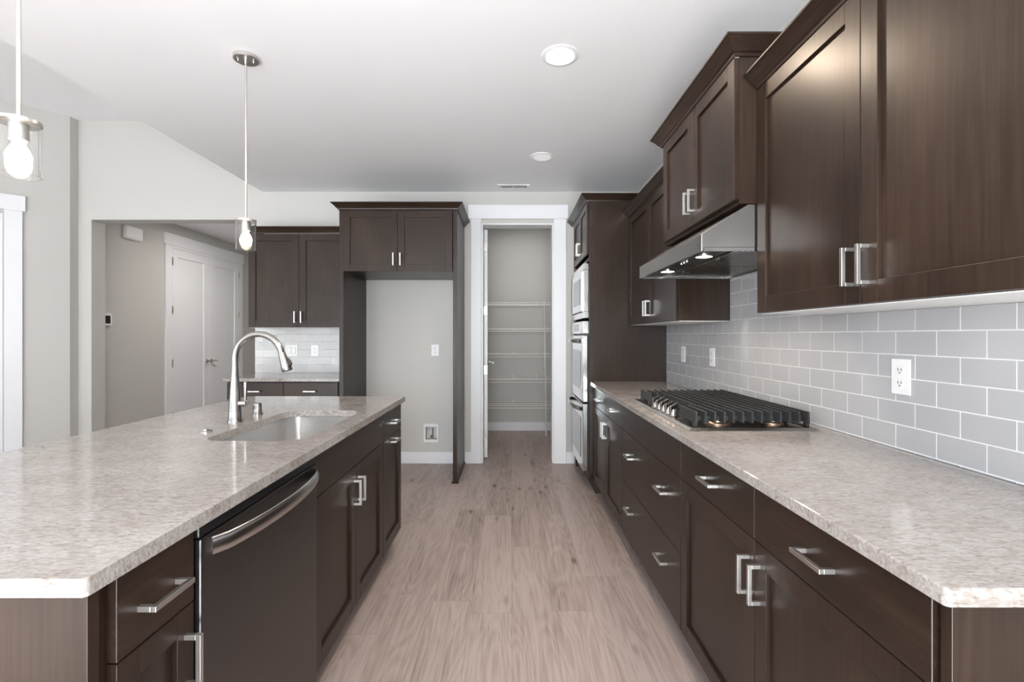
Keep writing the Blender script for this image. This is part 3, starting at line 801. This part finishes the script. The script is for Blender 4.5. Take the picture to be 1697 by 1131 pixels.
bm = bmesh.new(); sweep(bm, [(fx+.044, fy, 1.005), (fx+.045, fy, 1.03), (fx+.046, fy, 1.07), (fx+.046, fy, 1.088)], [.006, .0065, .0085, .008], segs=16); obj('lever', bm, m_faucet, lv, smooth=True)
bm = bmesh.new(); lathe(bm, [(0, 0), (.024, 0), (.024, .005), (.0185, .007), (.0185, .050), (.017, .053), (0, .053)], -1.199, 2.287, 28, 'z', .9152)
ag = obj('air_gap', bm, m_faucet, smooth=True, label='small round nickel dishwasher air gap, right of the faucet on the island', cat='air gap')
boxes('slot', m_dark, [(-1.199-.012+.008*k, -1.199-.010+.008*k, 2.2675, 2.2695, .94, .958) for k in range(3)], ag)
bm = bmesh.new(); lathe(bm, [(0, 0), (.022, 0), (.022, .003), (.012, .006), (.011, .010), (0, .011)], -1.18, 1.87, 28, 'z', .9152)
obj('disposer_button', bm, m_chrome, smooth=True, label='low round chrome push button on the island near the front of the sink', cat='switch')

# ------------------------------------------------------------------ refrigerator surround
PF = 4.217
f = thing('refrigerator_cabinet', 'dark wood cabinet surround with two upper doors over the empty refrigerator space', 'cabinet', (-.98, 4.5, 0))
boxes('side_panel', wood_v, [(-1.498, -1.462, PF, YB-.001, 0, 2.392)], f, bev=.0012)
boxes('side_panel', wood_v, [(-.507, -.471, PF, YB-.001, 0, 2.392)], f, bev=.0012)
boxes('shoe_molding', wood_y, [(-.4705, -.459, PF-.012, YB-.02, 0, .018), (-.519, -.459, PF-.012, PF-.0005, 0, .018)], f, bev=.003)
bm = bmesh.new()
box(bm, -1.4615, -.5075, PF+.02, YB-.001, 1.850, 1.868); box(bm, -1.4615, -.5075, PF+.02, YB-.001, 2.372, 2.391)
box(bm, -1.4615, -.5075, YB-.012, YB-.001, 1.868, 2.372)
box(bm, -1.4615, -.5075, PF+.001, PF+.019, 1.850, 1.875); box(bm, -1.4615, -.5075, PF+.001, PF+.019, 2.36, 2.391); box(bm, -1.0, -.97, PF+.001, PF+.019, 1.875, 2.36)
obj('upper_box', bm, wood_v, f, bev=.001)
um = -.988
shaker(f, 'F', PF, -1.459, um-g, 1.848, 2.376, um-.030, 1.950)
shaker(f, 'F', PF, um+g, -.510, 1.848, 2.376, um+.030, 1.950)
crown(f, [(-1.499, YB-.002), (-1.499, PF-.019), (-.470, PF-.019), (-.470, YB-.002)], 2.385, 2.438, .054, m=wood_x)

# desk cabinets
PD = 4.574
c = upper('dark wood rear wall cabinet with two tall doors, left of the refrigerator space', 'F', PD, -2.476, -1.4985, 1.366, 2.250, .309)
um = -2.0
shaker(c, 'F', PD, -2.474, um-g, 1.367, 2.247, um-.030, 1.463, rail=.066)
shaker(c, 'F', PD, um+g, -1.522, 1.367, 2.247, um+.030, 1.463, rail=.066)
crown(c, [(-2.477, YB-.002), (-2.477, PD-.019), (-1.4995, PD-.019)], 2.250, 2.309, .050, m=wood_x)
PB = 4.265
c = base('dark wood base cabinet with two drawers, under the small rear counter', -2.495, -1.4985, .61, face='F', P=PB)
for a, b in ((-2.494, um-g), (um+g, -1.522)): slab(c, 'F', PB, a, b, SM+g, .874, [((a+b)/2, .80)])
shaker(c, 'F', PB, -2.494, um-g, DB, SM-g, um-.03, .618)
shaker(c, 'F', PB, um+g, -1.522, DB, SM-g, um+.03, .618)

# ------------------------------------------------------------------ plates
def plate(face, P, u, z, kind, label, wd=.076, ht=.116, cat='outlet', name='wall_outlet'):
    bm = bmesh.new(); fbox(bm, face, P, u-wd/2, u+wd/2, z-ht/2, z+ht/2, .0005, .006)
    o = obj(name, bm, m_white, bev=.003, label=label, cat=cat)
    if kind == 'outlet':
        for s in (-1, 1):
            bm = bmesh.new(); fbox(bm, face, P, u-.017, u+.017, z+s*.021-.014, z+s*.021+.014, .0062, .0078)
            sck = obj('socket', bm, m_white, o, bev=.004)
            bm = bmesh.new()
            for du in (-.0065, .0065): fbox(bm, face, P, u+du-.0012, u+du+.0012, z+s*.021-.002, z+s*.021+.007, .0079, .0084)
            fbox(bm, face, P, u-.0022, u+.0022, z+s*.021-.010, z+s*.021-.0055, .0079, .0084)
            obj('slot', bm, m_dark, sck)
    elif kind == 'rocker':
        nk = 2 if wd > .1 else 1
        for k in range(nk):
            uc = u + (k-(nk-1)/2)*.046
            bm = bmesh.new(); fbox(bm, face, P, uc-.0165, uc+.0165, z-.033, z+.033, .0062, .009); obj('rocker', bm, m_white, o, bev=.002)
            bm = bmesh.new(); fbox(bm, face, P, uc-.018, uc+.018, z-.0345, z+.0345, .0058, .0064); obj('rocker_gap', bm, m_dark, o)
    return o
XT = XR-.009
plate('L', XT, 1.566, 1.1535, 'outlet', 'white duplex wall outlet in the grey tile, nearest the camera')
plate('L', XT, 3.038, 1.152, 'outlet', 'white duplex wall outlet in the grey tile, just beyond the cooktop')
plate('L', XT, 3.548, 1.152, 'rocker', 'white rocker switch in the grey tile, nearest the oven tower', cat='switch', name='light_switch')
plate('F', YB-.008, -2.211, 1.138, 'rocker', 'white double rocker switch on the rear tile, seen past the faucet', wd=.12, cat='switch', name='light_switch')
plate('F', YB-.008, -1.978, 1.138, 'outlet', 'white duplex wall outlet on the rear tile, right of the double switch')
plate('F', YB, -.767, 1.140, 'outlet', 'white duplex wall outlet on the painted wall in the refrigerator space')
wb = thing('water_supply_box', 'white recessed water valve box low in the refrigerator space', 'valve box', (-.806, YB, .209))
bm = bmesh.new(); cells(bm, -.881, -.731, .209, .399, [(WX0+.004, WX1-.004, WZ0+.004, WZ1-.004)], lambda a, b, c, d: box(bm, a, b, YB-.008, YB-.0005, c, d))
obj('frame', bm, m_white, wb, bev=.002)
bm = bmesh.new(); box(bm, WX0+.001, WX1-.001, YB+.08, YB+.085, WZ0+.001, WZ1-.001); obj('back_plate', bm, m_white, wb)
bm = bmesh.new(); sweep(bm, [(-.80, YB+.045, .25), (-.80, YB+.045, .35)], .008); sweep(bm, [(-.80, YB+.075, .27), (-.80, YB+.01, .27)], .010); lathe(bm, [(0, 0), (.018, 0), (.018, .01), (0, .01)], -.80, YB+.006, 16, 'y', .27)
obj('valve', bm, m_chrome, wb, smooth=True)

# hall devices
bm = bmesh.new(); box(bm, XH+.0005, XH+.05, 5.445, 5.70, 2.39, 2.545)
o = obj('door_chime', bm, m_white, bev=.02, label='white rounded box mounted high on the hall wall', cat='door chime')
bm = bmesh.new(); box(bm, XH+.0005, XH+.022, 5.10, 5.285, 1.395, 1.53)
o = obj('thermostat', bm, m_white, bev=.006, label='small white thermostat with a dark screen on the hall wall', cat='thermostat')
boxes('screen', m_glassblk, [(XH+.0222, XH+.0232, 5.13, 5.26, 1.42, 1.505)], o)

# ------------------------------------------------------------------ pantry wire shelves
YS = 6.155
names = ['topmost', 'second from the top', 'middle', 'second from the bottom', 'lowest']
for n_, z in enumerate((1.695, 1.362, 1.036, .716, .385)):
    bm = bmesh.new(); r = .0048
    for (y, zz) in ((YS, z+.016), (YS+.002, z-.020), (6.36, z+.008), (6.545, z+.014)):
        sweep(bm, [(-.93, y, zz), (1.28, y, zz)], r, segs=6)
    x = -.90
    while x < 1.26:
        box(bm, x-.0013, x+.0013, YS, 6.548, z+.015, z+.0176); box(bm, x-.0013, x+.0013, YS-.001, YS+.0015, z-.02, z+.016); x += .03
    s = obj('wire_shelf', bm, m_shelf, label='white wire pantry shelf, %s of the five' % names[n_], cat='shelf', group='wire shelves in the pantry')
    for x in (.03, .34, .59): boxes('wall_clip', m_white, [(x-.006, x+.006, 6.549, 6.567, z-.004, z+.04)], s)
bm = bmesh.new(); sweep(bm, [(.421, YS-.012, 1.735), (.445, YS-.012, .012)], .0075, segs=12)
obj('shelf_pole', bm, m_white, smooth=True, label='slim white upright pole supporting the fronts of the pantry shelves', cat='pole')

# ------------------------------------------------------------------ ceiling fixtures
def can(x, y, z, label, m, power, col=(1, .94, .87)):
    t = thing('recessed_light', label, 'ceiling light', (x, y, z))
    bm = bmesh.new(); lathe(bm, [(.070, -.004), (.078, -.008), (.097, -.004), (.098, -.0003), (.070, -.0003), (.070, -.004)], x, y, 40, 'z', z); obj('trim_ring', bm, m_white, t, smooth=True)
    bm = bmesh.new(); lathe(bm, [(0, -.0045), (.0695, -.0035), (.0695, -.0005), (0, -.0005)], x, y, 40, 'z', z); obj('lens', bm, m, t)
    if power:
        l = bpy.data.lights.new('recessed_light_lamp', 'AREA'); l.shape = 'DISK'; l.size = .13; l.energy = power; l.color = col
        o = bpy.data.objects.new('recessed_light_lamp', l); C.objects.link(o); o.parent = t; o.location = (0, 0, -.02)
    return t
can(.254, 2.511, CL, 'brightly lit round recessed ceiling light, nearer of the two in view', m_can, 13, (1, .80, .60))
can(.25, 3.93, CL, 'unlit round recessed ceiling light near the ceiling vent', m_can2, 0)
can(.255, 1.09, CL, 'lit round recessed ceiling light almost overhead, above the aisle', m_can, 5)
can(-3.2, 6.3, CL, 'added recessed ceiling light, out of view, brightening the hall beyond the opening', m_can, 20)  # unseen lamp, added so the hall has light of its own
can(.1, 5.8, CL, 'added recessed ceiling light, out of view, brightening the pantry', m_can, 4)  # another added lamp, hidden above the doorway, lifts the pantry walls
vt = thing('ceiling_vent', 'white slotted ceiling vent close to the rear wall', 'vent', (.025, 4.71, CL))
boxes('frame', m_white, [(-.13, .18, 4.645, 4.665, CL-.007, CL-.0005), (-.13, .18, 4.755, 4.775, CL-.007, CL-.0005), (-.13, -.10, 4.665, 4.755, CL-.007, CL-.0005), (.15, .18, 4.665, 4.755, CL-.007, CL-.0005), (.02, .03, 4.665, 4.755, CL-.007, CL-.0005)], vt, bev=.001)
boxes('backing', m_dark, [(-.099, .149, 4.666, 4.754, CL-.002, CL-.0005)], vt)
boxes('louvre', m_white, [(x, x+.006, 4.666, 4.754, CL-.0065, CL-.0022) for x in [-.098+.0135*k for k in range(18)] if not (.01 < x < .035)], vt)

def pendant(x, y, label):
    t = thing('pendant_light', label, 'pendant light', (x, y, CL), 'pendant lights over the island')
    bm = bmesh.new(); lathe(bm, [(0, -.0005), (.062, -.0005), (.062, -.016), (.058, -.020), (0, -.020)], x, y, 40, 'z', CL); cn = obj('canopy', bm, m_nickel, t, smooth=True)
    for s in (-1, 1):
        bm = bmesh.new(); lathe(bm, [(0, 0), (.004, 0), (.004, -.010), (0, -.011)], x+s*.035, y+s*.01, 12, 'z', CL-.0201); obj('screw', bm, m_nickel, cn, smooth=True)
    bm = bmesh.new(); lathe(bm, [(0, 0), (.008, 0), (.008, -.02), (.0055, -.022), (.0055, -.832), (0, -.832)], x, y, 16, 'z', CL-.0201); obj('rod', bm, m_nickel, t, smooth=True)
    zt = 1.891
    bm = bmesh.new(); lathe(bm, [(0, 0), (.050, 0), (.050, -.009), (.048, -.010), (0, -.010)], x, y, 40, 'z', zt); obj('cap', bm, m_nickel, t, smooth=True)
    bm = bmesh.new(); lathe(bm, [(0, -.0105), (.022, -.0105), (.023, -.056), (.020, -.058), (0, -.058)], x, y, 28, 'z', zt); obj('socket', bm, m_nickel, t, smooth=True)
    bm = bmesh.new(); lathe(bm, [(.048, -.0102), (.048, -.155), (.0466, -.155), (.0466, -.0102), (.048, -.0102)], x, y, 48, 'z', zt); obj('glass_shade', bm, m_glass, t, smooth=True)
    bm = bmesh.new(); lathe(bm, [(0, -.0585), (.013, -.0585), (.015, -.068), (.023, -.082), (.029, -.100), (.028, -.117), (.020, -.132), (.010, -.139), (0, -.141)], x, y, 28, 'z', zt); obj('bulb', bm, m_bulb, t, smooth=True)
    return t
pendant(-1.383, 2.522, 'nickel pendant light with a clear glass cylinder, hanging over the far end of the island')
pendant(-1.383, 1.358, 'nearer clear glass pendant light, cut off by the left edge of the photo')
